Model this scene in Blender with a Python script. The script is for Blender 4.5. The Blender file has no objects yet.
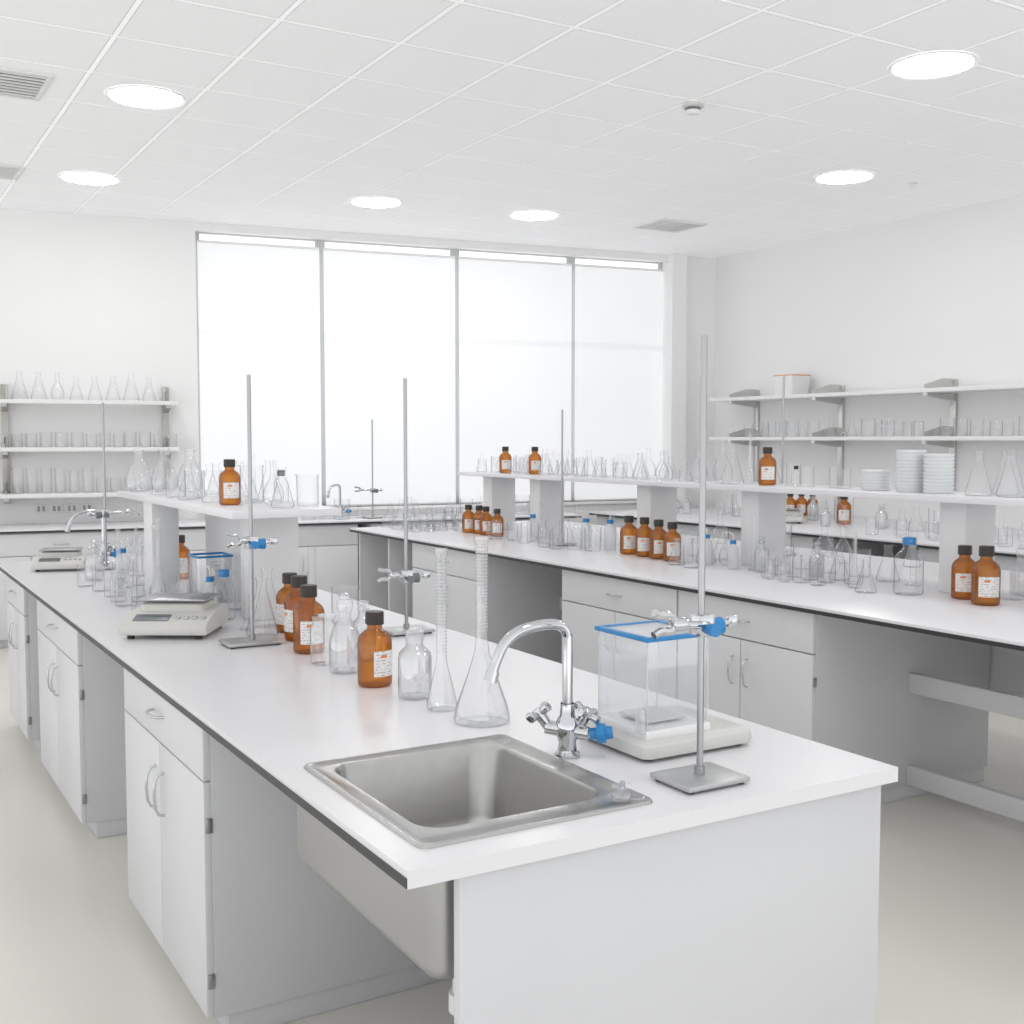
import bpy, bmesh, math, random
from mathutils import Matrix, Vector
random.seed(7)
scene=bpy.context.scene
COL=scene.collection
FZ=-0.04; TOP=0.90; SH=1.35; CEIL=3.5
pi=math.pi

# ------------------------------------------------------------------ materials
def new_mat(name):
    m=bpy.data.materials.new(name); m.use_nodes=True
    nt=m.node_tree; nt.nodes.clear()
    out=nt.nodes.new('ShaderNodeOutputMaterial')
    return m,nt,out
def pbr(name,col,rough=.5,metal=0.0,spec=.5,noise=0.0,nscale=8,bump=0.0,bscale=200,emit=0.0,coat=0.0):
    m,nt,out=new_mat(name)
    b=nt.nodes.new('ShaderNodeBsdfPrincipled')
    b.inputs['Base Color'].default_value=(*col,1); b.inputs['Roughness'].default_value=rough
    b.inputs['Metallic'].default_value=metal; b.inputs['Specular IOR Level'].default_value=spec
    b.inputs['Coat Weight'].default_value=coat
    tc=nt.nodes.new('ShaderNodeTexCoord')
    if noise>0:
        n=nt.nodes.new('ShaderNodeTexNoise'); n.inputs['Scale'].default_value=nscale; n.inputs['Detail'].default_value=4
        nt.links.new(tc.outputs['Object'],n.inputs['Vector'])
        mr=nt.nodes.new('ShaderNodeMapRange'); mr.inputs[1].default_value=.3; mr.inputs[2].default_value=.7
        mr.inputs[3].default_value=1-noise; mr.inputs[4].default_value=1+noise*.5
        nt.links.new(n.outputs['Fac'],mr.inputs[0])
        mx=nt.nodes.new('ShaderNodeVectorMath'); mx.operation='SCALE'; mx.inputs[0].default_value=col
        nt.links.new(mr.outputs[0],mx.inputs['Scale']); nt.links.new(mx.outputs[0],b.inputs['Base Color'])
    if bump>0:
        n2=nt.nodes.new('ShaderNodeTexNoise'); n2.inputs['Scale'].default_value=bscale
        nt.links.new(tc.outputs['Object'],n2.inputs['Vector'])
        bp=nt.nodes.new('ShaderNodeBump'); bp.inputs['Strength'].default_value=bump; bp.inputs['Distance'].default_value=.002
        nt.links.new(n2.outputs['Fac'],bp.inputs['Height']); nt.links.new(bp.outputs[0],b.inputs['Normal'])
    nt.links.new(b.outputs[0],out.inputs[0]); return m
def glassy(name,c0,c1,c2,diff=None,dfac=0.0,gl=.75,rough=.03,p1=.55,spec=.05,pw=3.0,p2=.95):
    m,nt,out=new_mat(name)
    lw=nt.nodes.new('ShaderNodeLayerWeight'); lw.inputs['Blend'].default_value=.5
    cr=nt.nodes.new('ShaderNodeValToRGB'); e=cr.color_ramp.elements
    e[0].position=0; e[0].color=(*c0,1); e[1].position=p2; e[1].color=(*c2,1)
    k=e.new(p1); k.color=(*c1,1)
    nt.links.new(lw.outputs['Facing'],cr.inputs[0])
    tr=nt.nodes.new('ShaderNodeBsdfTransparent'); nt.links.new(cr.outputs[0],tr.inputs[0])
    base=tr.outputs[0]
    if diff:
        d=nt.nodes.new('ShaderNodeBsdfDiffuse'); d.inputs[0].default_value=(*diff,1)
        mx=nt.nodes.new('ShaderNodeMixShader'); mx.inputs[0].default_value=dfac
        nt.links.new(base,mx.inputs[1]); nt.links.new(d.outputs[0],mx.inputs[2]); base=mx.outputs[0]
    g=nt.nodes.new('ShaderNodeBsdfGlossy'); g.inputs['Roughness'].default_value=rough; g.inputs[0].default_value=(.98,.98,1,1)
    p=nt.nodes.new('ShaderNodeMath'); p.operation='POWER'; p.inputs[1].default_value=pw
    nt.links.new(lw.outputs['Facing'],p.inputs[0])
    ma=nt.nodes.new('ShaderNodeMath'); ma.operation='MULTIPLY_ADD'; ma.inputs[1].default_value=gl; ma.inputs[2].default_value=spec
    nt.links.new(p.outputs[0],ma.inputs[0])
    m2=nt.nodes.new('ShaderNodeMixShader'); nt.links.new(ma.outputs[0],m2.inputs[0])
    nt.links.new(base,m2.inputs[1]); nt.links.new(g.outputs[0],m2.inputs[2])
    nt.links.new(m2.outputs[0],out.inputs[0]); return m
def emis(name,col,s):
    m,nt,out=new_mat(name); e=nt.nodes.new('ShaderNodeEmission')
    e.inputs[0].default_value=(*col,1); e.inputs[1].default_value=s
    nt.links.new(e.outputs[0],out.inputs[0]); return m

M_top=pbr('worktop_laminate',(.79,.785,.81),.25,noise=.012,nscale=3)
M_edge=pbr('black_edge',(.035,.037,.04),.4)
M_cab=pbr('grey_laminate',(.66,.67,.69),.42,noise=.02,nscale=2)
M_cabd=pbr('door_laminate',(.74,.75,.77),.38,noise=.015,nscale=2)
M_sup=pbr('pale_support',(.80,.805,.81),.45)
M_frame=pbr('window_frame_grey',(.56,.57,.58),.5)
M_white=pbr('white_paint',(.86,.86,.86),.6,bump=.05)
M_whp=pbr('white_plastic',(.83,.83,.83),.4)
M_inst=pbr('instrument_plastic',(.64,.635,.61),.4)
M_wall=pbr('wall_paint',(.89,.89,.89),.8,noise=.01,nscale=1,bump=.05,bscale=80)
M_floor=pbr('vinyl_floor',(.80,.775,.72),.28,noise=.010,nscale=3)
M_steel=pbr('brushed_steel',(.47,.465,.455),.27,1.0,noise=.04,nscale=40)
M_shell=pbr('steel_underside',(.48,.485,.49),.34,.95)
M_steel2=pbr('satin_steel_rod',(.42,.425,.44),.3,1.0)
M_chrome=pbr('chrome',(.60,.61,.63),.08,1.0)
M_cast=pbr('cast_metal_base',(.50,.505,.51),.35,.7)
M_alu=pbr('stainless_bracket',(.62,.61,.59),.25,.9)
M_aludark=pbr('dark_steel_upright',(.42,.41,.39),.3,.9)  # darker brown-grey steel for the left shelf
M_blue=pbr('blue_plastic',(.02,.22,.52),.35)
M_black=pbr('dark_cap_plastic',(.030,.022,.018),.4)
M_dark=pbr('dark_display',(.16,.18,.19),.2)
M_orange=pbr('orange_plastic',(.72,.33,.10),.45)
M_grate=pbr('vent_grey',(.36,.37,.38),.5)
M_dish=pbr('milky_plastic',(.80,.82,.83),.25)
M_mark=pbr('graduation_white',(.74,.76,.78),.6)
M_glass=glassy('clear_glass',(.988,.99,.992),(.962,.965,.968),(.34,.36,.38),p1=.55,gl=.8,spec=.07,pw=3.6,p2=.92)
M_glassf=glassy('thick_clear_glass',(.975,.978,.98),(.925,.93,.935),(.28,.30,.32),diff=(.96,.96,.97),dfac=.09,spec=.12,gl=.8,p1=.55,pw=3.6,p2=.92)
M_pane=glassy('chamber_glass',(.965,.972,.976),(.95,.957,.962),(.8,.84,.86),diff=(.9,.92,.94),dfac=.03,gl=.4,spec=.08)
M_amber=glassy('amber_glass',(.92,.54,.09),(.68,.29,.022),(.07,.02,.001),diff=(.50,.205,.008),dfac=.25,gl=.40,rough=.05,spec=.05,p1=.5,p2=.90)
M_soft=glassy('translucent_plastic',(.94,.95,.955),(.89,.90,.91),(.6,.62,.64),diff=(.9,.91,.92),dfac=.30,rough=.2)
M_lamp=emis('lamp_diffuser',(1,.99,.97),26.0)
M_sky=emis('daylight_pane',(1,1,1),1.3)

def blind_mat():
    m,nt,out=new_mat('blind_fabric')
    tc=nt.nodes.new('ShaderNodeTexCoord'); sp=nt.nodes.new('ShaderNodeSeparateXYZ')
    nt.links.new(tc.outputs['Object'],sp.inputs[0])
    n=nt.nodes.new('ShaderNodeTexNoise'); n.inputs['Scale'].default_value=1.2; n.inputs['Detail'].default_value=1
    nt.links.new(tc.outputs['Object'],n.inputs['Vector'])
    mr=nt.nodes.new('ShaderNodeMapRange'); mr.inputs[3].default_value=.41; mr.inputs[4].default_value=.47
    nt.links.new(n.outputs['Fac'],mr.inputs[0])
    # transom's shade through the fabric, painted as a dimmer band in the glow
    c=nt.nodes.new('ShaderNodeMath'); c.operation='COMPARE'; c.inputs[1].default_value=2.55; c.inputs[2].default_value=.03
    nt.links.new(sp.outputs[2],c.inputs[0])
    q=nt.nodes.new('ShaderNodeMath'); q.operation='MULTIPLY_ADD'; q.inputs[1].default_value=-.05
    nt.links.new(c.outputs[0],q.inputs[0]); nt.links.new(mr.outputs[0],q.inputs[2])
    b=nt.nodes.new('ShaderNodeBsdfPrincipled'); b.inputs['Base Color'].default_value=(.62,.63,.64,1); b.inputs['Roughness'].default_value=.9
    b.inputs['Emission Color'].default_value=(.98,.99,1,1); nt.links.new(q.outputs[0],b.inputs['Emission Strength'])  # daylight through the fabric is put in as emission
    nt.links.new(b.outputs[0],out.inputs[0]); return m
M_blind=blind_mat()

def ceil_mat():
    m,nt,out=new_mat('ceiling_tiles')
    tc=nt.nodes.new('ShaderNodeTexCoord'); sp=nt.nodes.new('ShaderNodeSeparateXYZ')
    nt.links.new(tc.outputs['Object'],sp.inputs[0])
    def line(sock,off):
        a=nt.nodes.new('ShaderNodeMath'); a.operation='ADD'; a.inputs[1].default_value=off; nt.links.new(sock,a.inputs[0])
        q=nt.nodes.new('ShaderNodeMath'); q.operation='PINGPONG'; q.inputs[1].default_value=.3; nt.links.new(a.outputs[0],q.inputs[0])
        return q.outputs[0]
    lx=line(sp.outputs[0],60-1.8+.0); ly=line(sp.outputs[1],60-.3)
    mn=nt.nodes.new('ShaderNodeMath'); mn.operation='MINIMUM'; nt.links.new(lx,mn.inputs[0]); nt.links.new(ly,mn.inputs[1])
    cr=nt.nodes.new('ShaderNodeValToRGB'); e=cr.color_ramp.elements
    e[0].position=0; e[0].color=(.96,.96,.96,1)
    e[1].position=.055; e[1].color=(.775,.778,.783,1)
    for pos,c in ((.032,.96),(.037,.52),(.046,.55)):  # dark steps paint the shadow beside the white bars
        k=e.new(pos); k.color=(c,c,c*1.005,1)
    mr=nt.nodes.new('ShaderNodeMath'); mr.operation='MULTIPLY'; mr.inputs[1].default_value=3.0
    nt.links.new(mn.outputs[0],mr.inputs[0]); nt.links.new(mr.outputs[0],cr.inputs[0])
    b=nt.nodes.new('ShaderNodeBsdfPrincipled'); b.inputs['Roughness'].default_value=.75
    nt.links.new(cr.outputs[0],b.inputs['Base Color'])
    nt.links.new(cr.outputs[0],b.inputs['Emission Color']); b.inputs['Emission Strength'].default_value=.22  # even glow added to the tiles to brighten the ceiling
    nt.links.new(b.outputs[0],out.inputs[0]); return m
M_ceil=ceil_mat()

def label_mat():
    m,nt,out=new_mat('paper_label')
    tc=nt.nodes.new('ShaderNodeTexCoord'); sp=nt.nodes.new('ShaderNodeSeparateXYZ')
    nt.links.new(tc.outputs['Object'],sp.inputs[0])
    s=nt.nodes.new('ShaderNodeMath'); s.operation='MULTIPLY'; s.inputs[1].default_value=2*pi/.0085
    nt.links.new(sp.outputs[2],s.inputs[0])
    sn=nt.nodes.new('ShaderNodeMath'); sn.operation='SINE'; nt.links.new(s.outputs[0],sn.inputs[0])
    g=nt.nodes.new('ShaderNodeMath'); g.operation='GREATER_THAN'; g.inputs[1].default_value=.45; nt.links.new(sn.outputs[0],g.inputs[0])
    n=nt.nodes.new('ShaderNodeTexNoise'); n.inputs['Scale'].default_value=90; nt.links.new(tc.outputs['Object'],n.inputs['Vector'])
    g2=nt.nodes.new('ShaderNodeMath'); g2.operation='GREATER_THAN'; g2.inputs[1].default_value=.5; nt.links.new(n.outputs['Fac'],g2.inputs[0])
    mu=nt.nodes.new('ShaderNodeMath'); mu.operation='MULTIPLY'; nt.links.new(g.outputs[0],mu.inputs[0]); nt.links.new(g2.outputs[0],mu.inputs[1])
    c1=nt.nodes.new('ShaderNodeMath'); c1.operation='COMPARE'; c1.inputs[1].default_value=.090; c1.inputs[2].default_value=.004
    nt.links.new(sp.outputs[2],c1.inputs[0])
    c2=nt.nodes.new('ShaderNodeMath'); c2.operation='COMPARE'; c2.inputs[1].default_value=-.010; c2.inputs[2].default_value=.010
    nt.links.new(sp.outputs[0],c2.inputs[0])
    c3=nt.nodes.new('ShaderNodeMath'); c3.operation='MULTIPLY'; nt.links.new(c1.outputs[0],c3.inputs[0]); nt.links.new(c2.outputs[0],c3.inputs[1])
    m1=nt.nodes.new('ShaderNodeMix'); m1.data_type='RGBA'; m1.inputs['A'].default_value=(.84,.83,.81,1); m1.inputs['B'].default_value=(.48,.46,.46,1)
    nt.links.new(mu.outputs[0],m1.inputs['Factor'])
    m2=nt.nodes.new('ShaderNodeMix'); m2.data_type='RGBA'; m2.inputs['B'].default_value=(.75,.26,.08,1)
    nt.links.new(c3.outputs[0],m2.inputs['Factor']); nt.links.new(m1.outputs['Result'],m2.inputs['A'])
    b=nt.nodes.new('ShaderNodeBsdfPrincipled'); b.inputs['Roughness'].default_value=.6
    nt.links.new(m2.outputs['Result'],b.inputs['Base Color']); nt.links.new(b.outputs[0],out.inputs[0]); return m
M_label=label_mat()

# ------------------------------------------------------------------ mesh builder
class MB:
    def __init__(s): s.v=[]; s.f=[]
    def box(s,x0,y0,z0,x1,y1,z1):
        n=len(s.v)
        s.v+=[(x0,y0,z0),(x1,y0,z0),(x1,y1,z0),(x0,y1,z0),(x0,y0,z1),(x1,y0,z1),(x1,y1,z1),(x0,y1,z1)]
        s.f+=[tuple(n+i for i in q) for q in ((0,3,2,1),(4,5,6,7),(0,1,5,4),(1,2,6,5),(2,3,7,6),(3,0,4,7))]
        return s
    def loops(s,L,cap0=True,cap1=True):
        n=len(s.v); k=len(L[0])
        for l in L: s.v+=[tuple(p) for p in l]
        for i in range(len(L)-1):
            for j in range(k):
                a=n+i*k+j; b=n+i*k+(j+1)%k
                s.f.append((a,b,b+k,a+k))
        if cap0: s.f.append(tuple(n+j for j in reversed(range(k))))
        if cap1: s.f.append(tuple(n+(len(L)-1)*k+j for j in range(k)))
        return s
    def lathe(s,prof,n=24,c=(0,0,0),cap0=False,cap1=False):
        L=[]
        for r,z in prof:
            r=max(r,.0004)
            L.append([(c[0]+r*math.cos(2*pi*j/n),c[1]+r*math.sin(2*pi*j/n),c[2]+z) for j in range(n)])
        return s.loops(L,cap0,cap1)
    def tube(s,pts,r,n=12,caps=True):
        pts=[Vector(p) for p in pts]; L=[]; up=None
        rs=r if isinstance(r,(list,tuple)) else [r]*len(pts)
        for i,p in enumerate(pts):
            if i==0: t=pts[1]-p
            elif i==len(pts)-1: t=p-pts[i-1]
            else: t=(pts[i+1]-p).normalized()+(p-pts[i-1]).normalized()
            t.normalize()
            if up is None:
                a=Vector((0,0,1)) if abs(t.z)<.9 else Vector((1,0,0))
                up=t.cross(a).normalized()
            else:
                up=(up-t*up.dot(t)).normalized()
            w=t.cross(up)
            L.append([p+(up*math.cos(2*pi*j/n)+w*math.sin(2*pi*j/n))*rs[i] for j in range(n)])
        return s.loops(L,caps,caps)
    def mesh(s,name,mat,bevel=0.0,smooth=True,seg=2):
        me=bpy.data.meshes.new(name); me.from_pydata(s.v,[],s.f)
        bm=bmesh.new(); bm.from_mesh(me)
        bmesh.ops.recalc_face_normals(bm,faces=bm.faces)
        if bevel>0:
            es=[e for e in bm.edges if len(e.link_faces)==2 and e.calc_face_angle(0)>.9]
            bmesh.ops.bevel(bm,geom=es,offset=bevel,segments=seg,affect='EDGES',profile=.5)
        bm.to_mesh(me); bm.free()
        if smooth:
            me.polygons.foreach_set('use_smooth',[True]*len(me.polygons))
            me.set_sharp_from_angle(angle=math.radians(38))
        me.materials.append(mat); return me

def box(x0,y0,z0,x1,y1,z1,mat,bevel=.002,name='box'):
    return MB().box(x0,y0,z0,x1,y1,z1).mesh(name,mat,bevel)
def rr(x0,x1,y0,y1,r,z,n=5):
    P=[]
    for cx,cy,a in ((x1-r,y1-r,0),(x0+r,y1-r,pi/2),(x0+r,y0+r,pi),(x1-r,y0+r,1.5*pi)):
        for i in range(n+1):
            t=a+pi/2*i/n; P.append((cx+r*math.cos(t),cy+r*math.sin(t),z))
    return P

def obj(name,me,parent=None,M=None):
    o=bpy.data.objects.new(name,me); COL.objects.link(o)
    if parent is not None: o.parent=parent
    if M is not None: o.matrix_local=M
    return o
def tag(o,label,cat,group=None):
    o['label']=label; o['category']=cat
    if group: o['group']=group
    return o
def struct(name,me,M=None):
    o=obj(name,me,None,M); o['kind']='structure'; return o
def T(x=0,y=0,z=0): return Matrix.Translation((x,y,z))
def RZ(a): return Matrix.Rotation(a,4,'Z')
I4=Matrix.Identity(4)

def thing(name,label,cat,parts,M=I4,group=None):
    """parts: list of (partname, mesh, parent index or None, label or None, matrix)"""
    e=bpy.data.objects.new(name,None); e.empty_display_size=.05; COL.objects.link(e); e.matrix_local=M
    tag(e,label,cat,group)
    os_=[]
    for p in parts:
        p=list(p)+[None]*(5-len(p))
        o=obj(p[0],p[1],e if p[2] is None else os_[p[2]],p[4])
        if p[3]: o['label']=p[3]
        os_.append(o)
    return e

# kinds: reusable things sharing mesh data; OCC keeps footprints so that no two things overlap
KIND={}; HT={}; RAD={}; OCC=[]
def kind(key,name,cat,label,parts,h,r): KIND[key]=(name,cat,label,parts); HT[key]=h; RAD[key]=r
def free(x,y,z,r):
    return all(abs(z-c)>.05 or (x-a)**2+(y-b)**2>(r+q+.004)**2 for a,b,c,q in OCC)
def block(x,y,z,r): OCC.append((x,y,z,r))
def spawn(key,x,y,z,h=None,rot=None,w=1.0,label=None,group=None,fixed=False,lim=None):
    name,cat,lab,parts=KIND[key]
    s=(h/HT[key]) if h else 1.0
    r=RAD[key]*s*w
    if not fixed and not free(x,y,z,r):
        ok=False
        for k in range(1,40):
            a=k*2.4; d=.006*k**.75
            xx,yy=x+d*math.cos(a)*.8,y+d*math.sin(a)
            if lim and not(lim[0]+r<xx<lim[1]-r): continue
            if free(xx,yy,z,r): x,y,ok=xx,yy,True; break
        if not ok: return None
    OCC.append((x,y,z,r))
    if rot is None: rot=random.uniform(0,6.28)
    M=T(x,y,z+.0008)@RZ(rot)@Matrix.Diagonal((s*w,s*w,s,1))
    if len(parts)==1:
        o=obj(name,parts[0][1],None,M); tag(o,label or lab,cat,group); return o
    return thing(name,label or lab,cat,parts,M,group)
def face_cam(x,y,off=0): return math.atan2(-y,-x)+pi/2+off
def foot_parts(parts,r,h,pts,parent):
    me=MB().lathe([(0,0),(r,0),(r,h),(0,h)],14).mesh('foot',M_black)
    for fx_,fy_ in pts: parts.append(('foot',me,parent,'small black rubber foot',T(fx_,fy_,0)))

# ------------------------------------------------------------------ glassware kinds
def arc_patch(r,z0,z1,a0,a1,mat,n=14):
    m=MB()
    for i in range(n+1):
        a=a0+(a1-a0)*i/n
        m.v+=[(r*math.cos(a),r*math.sin(a),z0),(r*math.cos(a),r*math.sin(a),z1)]
    for i in range(n): m.f.append((2*i,2*i+2,2*i+3,2*i+1))
    return m.mesh('label_patch',mat)
def ribbed_cap(r,z0,z1,mat,n=36):
    m=MB(); L=[]
    for rr_,z in ((r,z0),(r,z1-.003),(r*.93,z1)):
        L.append([((rr_*(1 if j%2 else .955))*math.cos(2*pi*j/n),(rr_*(1 if j%2 else .955))*math.sin(2*pi*j/n),z) for j in range(n)])
    return m.loops(L).mesh('cap',mat)
amb_body=MB().lathe([(0,.002),(.042,0),(.049,.005),(.05,.012),(.05,.125),(.0485,.136),(.043,.147),(.033,.157),(.024,.163),(.0215,.169),(.0215,.186),(.0,.187)],28).mesh('amber_body',M_amber)
kind('amber','amber_bottle','bottle','amber glass reagent bottle with dark screw cap and white label',
 [('body',amb_body,None,None),('cap',ribbed_cap(.027,.178,.215,M_black),None,'dark ribbed screw cap'),
  ('paper_label',arc_patch(.0507,.032,.106,-pi/2-.8,-pi/2+.8,M_label),None,'white paper label with small print')],.215,.051)
CP=[(0,.002),(.040,0),(.045,.005),(.045,.105),(.042,.118),(.033,.130),(.021,.140),(.018,.148),(.018,.162),(.022,.165),(.022,.170)]
clr_body=MB().lathe(CP,28).mesh('clear_body',M_glass)
thk_body=MB().lathe(CP,28).lathe([(0,.008),(.036,.007),(.041,.012),(.041,.104),(.038,.115),(.030,.126),(.018,.137),(.0145,.146),(.0145,.165)],28).mesh('thick_body',M_glassf)
stopper=MB().lathe([(0,.145),(.0145,.146),(.017,.168),(.010,.172),(.010,.177),(.021,.182),(.022,.190),(.012,.194),(0,.194)],24).mesh('stopper',M_glassf)
kind('stopbottle','reagent_bottle','bottle','clear glass reagent bottle with ground glass stopper',
 [('body',thk_body,None,None),('stopper',stopper,None,'flat glass stopper')],.194,.045)
wlid=MB().lathe([(0,.158),(.025,.159),(.026,.178),(.024,.186),(.017,.188),(.016,.193),(0,.194)],24).mesh('wlid',M_soft)
wbody=MB().lathe([(0,.002),(.042,0),(.047,.005),(.047,.110),(.044,.124),(.034,.136),(.025,.143),(.022,.150),(.022,.168)],28).lathe([(0,.008),(.038,.007),(.043,.012),(.043,.108),(.040,.120),(.031,.132),(.021,.141),(.0185,.150)],28).mesh('wbody',M_glassf)
kind('squat','reagent_bottle','bottle','squat clear glass bottle with wide translucent lid',
 [('body',wbody,None,None),('lid',wlid,None,'wide translucent lid')],.194,.047)
kind('bluebottle','reagent_bottle','bottle','clear glass reagent bottle with blue screw cap',
 [('body',clr_body,None,None),('cap',ribbed_cap(.0225,.152,.178,M_blue),None,'blue screw cap')],.182,.045)
kind('widebottle','reagent_bottle','bottle','wide clear glass reagent bottle with blue screw cap',
 [('body',clr_body,None,None),('cap',ribbed_cap(.0205,.156,.178,M_blue),None,'blue screw cap')],.182,.045)
kind('blackbottle','reagent_bottle','bottle','clear glass bottle with dark screw cap',
 [('body',clr_body,None,None),('cap',ribbed_cap(.0235,.150,.182,M_black),None,'dark screw cap')],.182,.045)
wb=MB().lathe([(0,.002),(.032,0),(.035,.004),(.035,.12),(.030,.135),(.02,.145),(.017,.158)],24).mesh('wash_body',M_soft)
wtube=MB().tube([(0,0,.17),(0,0,.20),(.008,0,.215),(.03,0,.222),(.055,0,.215)],[.003]*4+[.0015],8).mesh('spout',M_whp)
kind('wash','wash_bottle','bottle','translucent plastic wash bottle with blue cap and bent spout',
 [('body',wb,None,None),('cap',ribbed_cap(.02,.152,.174,M_blue),None,'blue screw cap'),('spout',wtube,None,None)],.222,.040)
def marks(r,z0,z1,n,ang=-pi/2,wid=.5,mat=M_mark):
    m=MB()
    for i in range(n):
        z=z0+(z1-z0)*i/(n-1); ww=wid*(1 if i%5==0 else .55); R=r+.0004
        k=len(m.v); seg=5; t=.0007
        for j in range(seg+1):
            a=ang-ww+2*ww*j/seg
            m.v+=[(R*math.cos(a),R*math.sin(a),z-t),(R*math.cos(a),R*math.sin(a),z+t)]
        for j in range(seg): m.f.append((k+2*j,k+2*j+2,k+2*j+3,k+2*j+1))
    return m.mesh('marks',mat)
erl=MB().lathe([(0,.002),(.043,0),(.048,.004),(.048,.012),(.018,.108),(.0155,.118),(.0155,.142),(.019,.147),(.0185,.150)],28).mesh('erlenmeyer',M_glass)
kind('erl','conical_flask','flask','clear glass conical flask with narrow neck',[('body',erl,None,None)],.15,.048)
bk=MB().lathe([(0,.002),(.036,0),(.040,.004),(.040,.100),(.043,.106)],28)
for ring in (3,4):
    x,y,z=bk.v[ring*28]; bk.v[ring*28]=(x+(.008 if ring==4 else .002),y,z)
kind('beaker','beaker','beaker','clear glass low form beaker with pouring lip',[('body',bk.mesh('beaker',M_glass),None,None)],.106,.0475)
cyl=MB().lathe([(0,.001),(.038,0),(.04,.004),(.036,.008),(.016,.014),(.016,.290),(.020,.298),(.0195,.30)],24).mesh('cylinder',M_glass)
kind('cyl','measuring_cylinder','cylinder','tall graduated glass measuring cylinder on a round foot',
 [('body',cyl,None,None),('graduation_scale',marks(.0163,.05,.27,23,wid=.9),None,'printed white graduation marks')],.30,.04)
flo=MB().lathe([(0,.001),(.028,.0),(.042,.012),(.049,.035),(.048,.058),(.038,.085),(.022,.108),(.0155,.125),(.0145,.180),(.019,.186),(.0185,.19)],28).mesh('florence',M_glass)
kind('flo','flat_bottom_flask','flask','clear glass flat bottomed flask with long neck',[('body',flo,None,None)],.19,.049)
flk=MB().lathe([(0,.001),(.036,.0),(.050,.010),(.055,.030),(.052,.058),(.041,.088),(.026,.110),(.019,.122),(.018,.150),(.024,.156),(.0235,.16)],28).mesh('round_flask',M_glassf)
kind('rflask','flat_bottom_flask','flask','large round flat bottomed clear glass flask with short neck',[('body',flk,None,None)],.16,.055)
tall=MB().lathe([(0,.002),(.064,0),(.0695,.005),(.070,.014),(.063,.045),(.034,.125),(.019,.175),(.0145,.21),(.0145,.30),(.0150,.445),(.0195,.455),(.019,.461)],32).mesh('tall_flask',M_glassf)
def rings(r,z0,z1,n):
    m=MB()
    for i in range(n):
        z=z0+(z1-z0)*i/(n-1)
        m.lathe([(r+.0005,z-.0006),(r+.001,z),(r+.0005,z+.0006)],20)
    return m.mesh('rings',M_mark)
kind('tall','volumetric_flask','flask','tall clear glass flask with long graduated neck',
 [('body',tall,None,None),('graduation_scale',rings(.0148,.23,.44,26),None,'fine white graduation rings on the neck')],.461,.07)
slim=MB().lathe([(0,.002),(.034,0),(.038,.005),(.038,.018),(.028,.06),(.015,.11),(.0125,.13),(.0125,.38),(.017,.388),(.0165,.40)],28).mesh('slim_flask',M_glassf)
kind('slim','measuring_flask','flask','slim clear glass measuring flask with long neck',
 [('body',slim,None,None),('graduation_scale',rings(.0128,.14,.37,28),None,'fine white graduation rings on the neck')],.40,.038)
vial=MB().lathe([(0,.001),(.028,0),(.031,.004),(.031,.09),(.026,.10),(.024,.108),(.027,.112),(.027,.122),(0,.124)],24).mesh('jar',M_glassf)
kind('jar','glass_jar','jar','small clear glass jar with glass lid',[('body',vial,None,None)],.124,.031)
SP=[(0,.002),(.040,0),(.046,.005),(.047,.07),(.046,.10),(.040,.125),(.028,.15),(.0175,.17),(.0165,.19),(.021,.195),(.023,.205),(.023,.225),(.018,.232),(0,.233)]
rbt=MB().lathe(SP,28).lathe([(0,.008),(.036,.008),(.042,.014),(.043,.07),(.042,.098),(.036,.122),(.024,.146),(.013,.17)],28).mesh('sep_body',M_glassf)
kind('stopflask','stoppered_bottle','bottle','clear glass bottle with rounded shoulder and glass stopper',
 [('body',rbt,None,None),('stopper',MB().lathe([(0,.228),(.014,.229),(.016,.24),(.012,.25),(0,.252)],20).mesh('stp',M_glassf),None,'round glass stopper')],.252,.047)
dish=MB().lathe([(0,0),(.065,0),(.066,.001),(.066,.0075),(.0695,.0080),(.070,.0155),(.069,.016),(0,.0165)],36).mesh('petri',M_dish)
kind('dish','petri_dish','petri dish','round milky plastic petri dish with lid in a stack',[('body',dish,None,None)],.0165,.07)

# ------------------------------------------------------------------ room shell
b=-math.atan(.1506); WM=T(0,10.505,0)@RZ(b)     # window wall frame: x along the wall, -y into the room
fl=MB().box(-4,-2.5,FZ-.1,9,11.6,FZ).mesh('floor',M_floor); struct('floor',fl)
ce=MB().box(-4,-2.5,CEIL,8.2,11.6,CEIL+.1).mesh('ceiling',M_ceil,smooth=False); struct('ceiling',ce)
WX0,WX1,WZ0,WZ1=2.80,7.50,.98,3.43
wb_=MB()
wb_.box(-4,0,FZ,WX0,.25,CEIL); wb_.box(WX1,0,FZ,8.15,.25,CEIL); wb_.box(WX0,0,FZ,WX1,.25,WZ0); wb_.box(WX0,0,WZ1,WX1,.25,CEIL)
struct('wall_back',wb_.mesh('wall_back',M_wall,smooth=False),WM)
struct('wall_right',MB().box(8.0,-2.5,FZ,8.2,9.45,CEIL).mesh('wall_right',M_wall,smooth=False))
struct('baseboard_right',MB().box(7.985,-2.5,FZ,7.999,9.28,FZ+.09).mesh('bb',M_whp))
struct('trim_1',MB().box(WX0-.02,-.03,WZ0-.03,WX1-.002,.10,WZ0).mesh('sill',M_white,.003),WM)
struct('trim_2',MB().box(WX1+.0,-.11,FZ+.95,WX1+.17,-.0005,CEIL-.0005).mesh('wall_column',M_wall),WM)
xs=[WX0,3.92,5.23,6.46,WX1]
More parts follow.
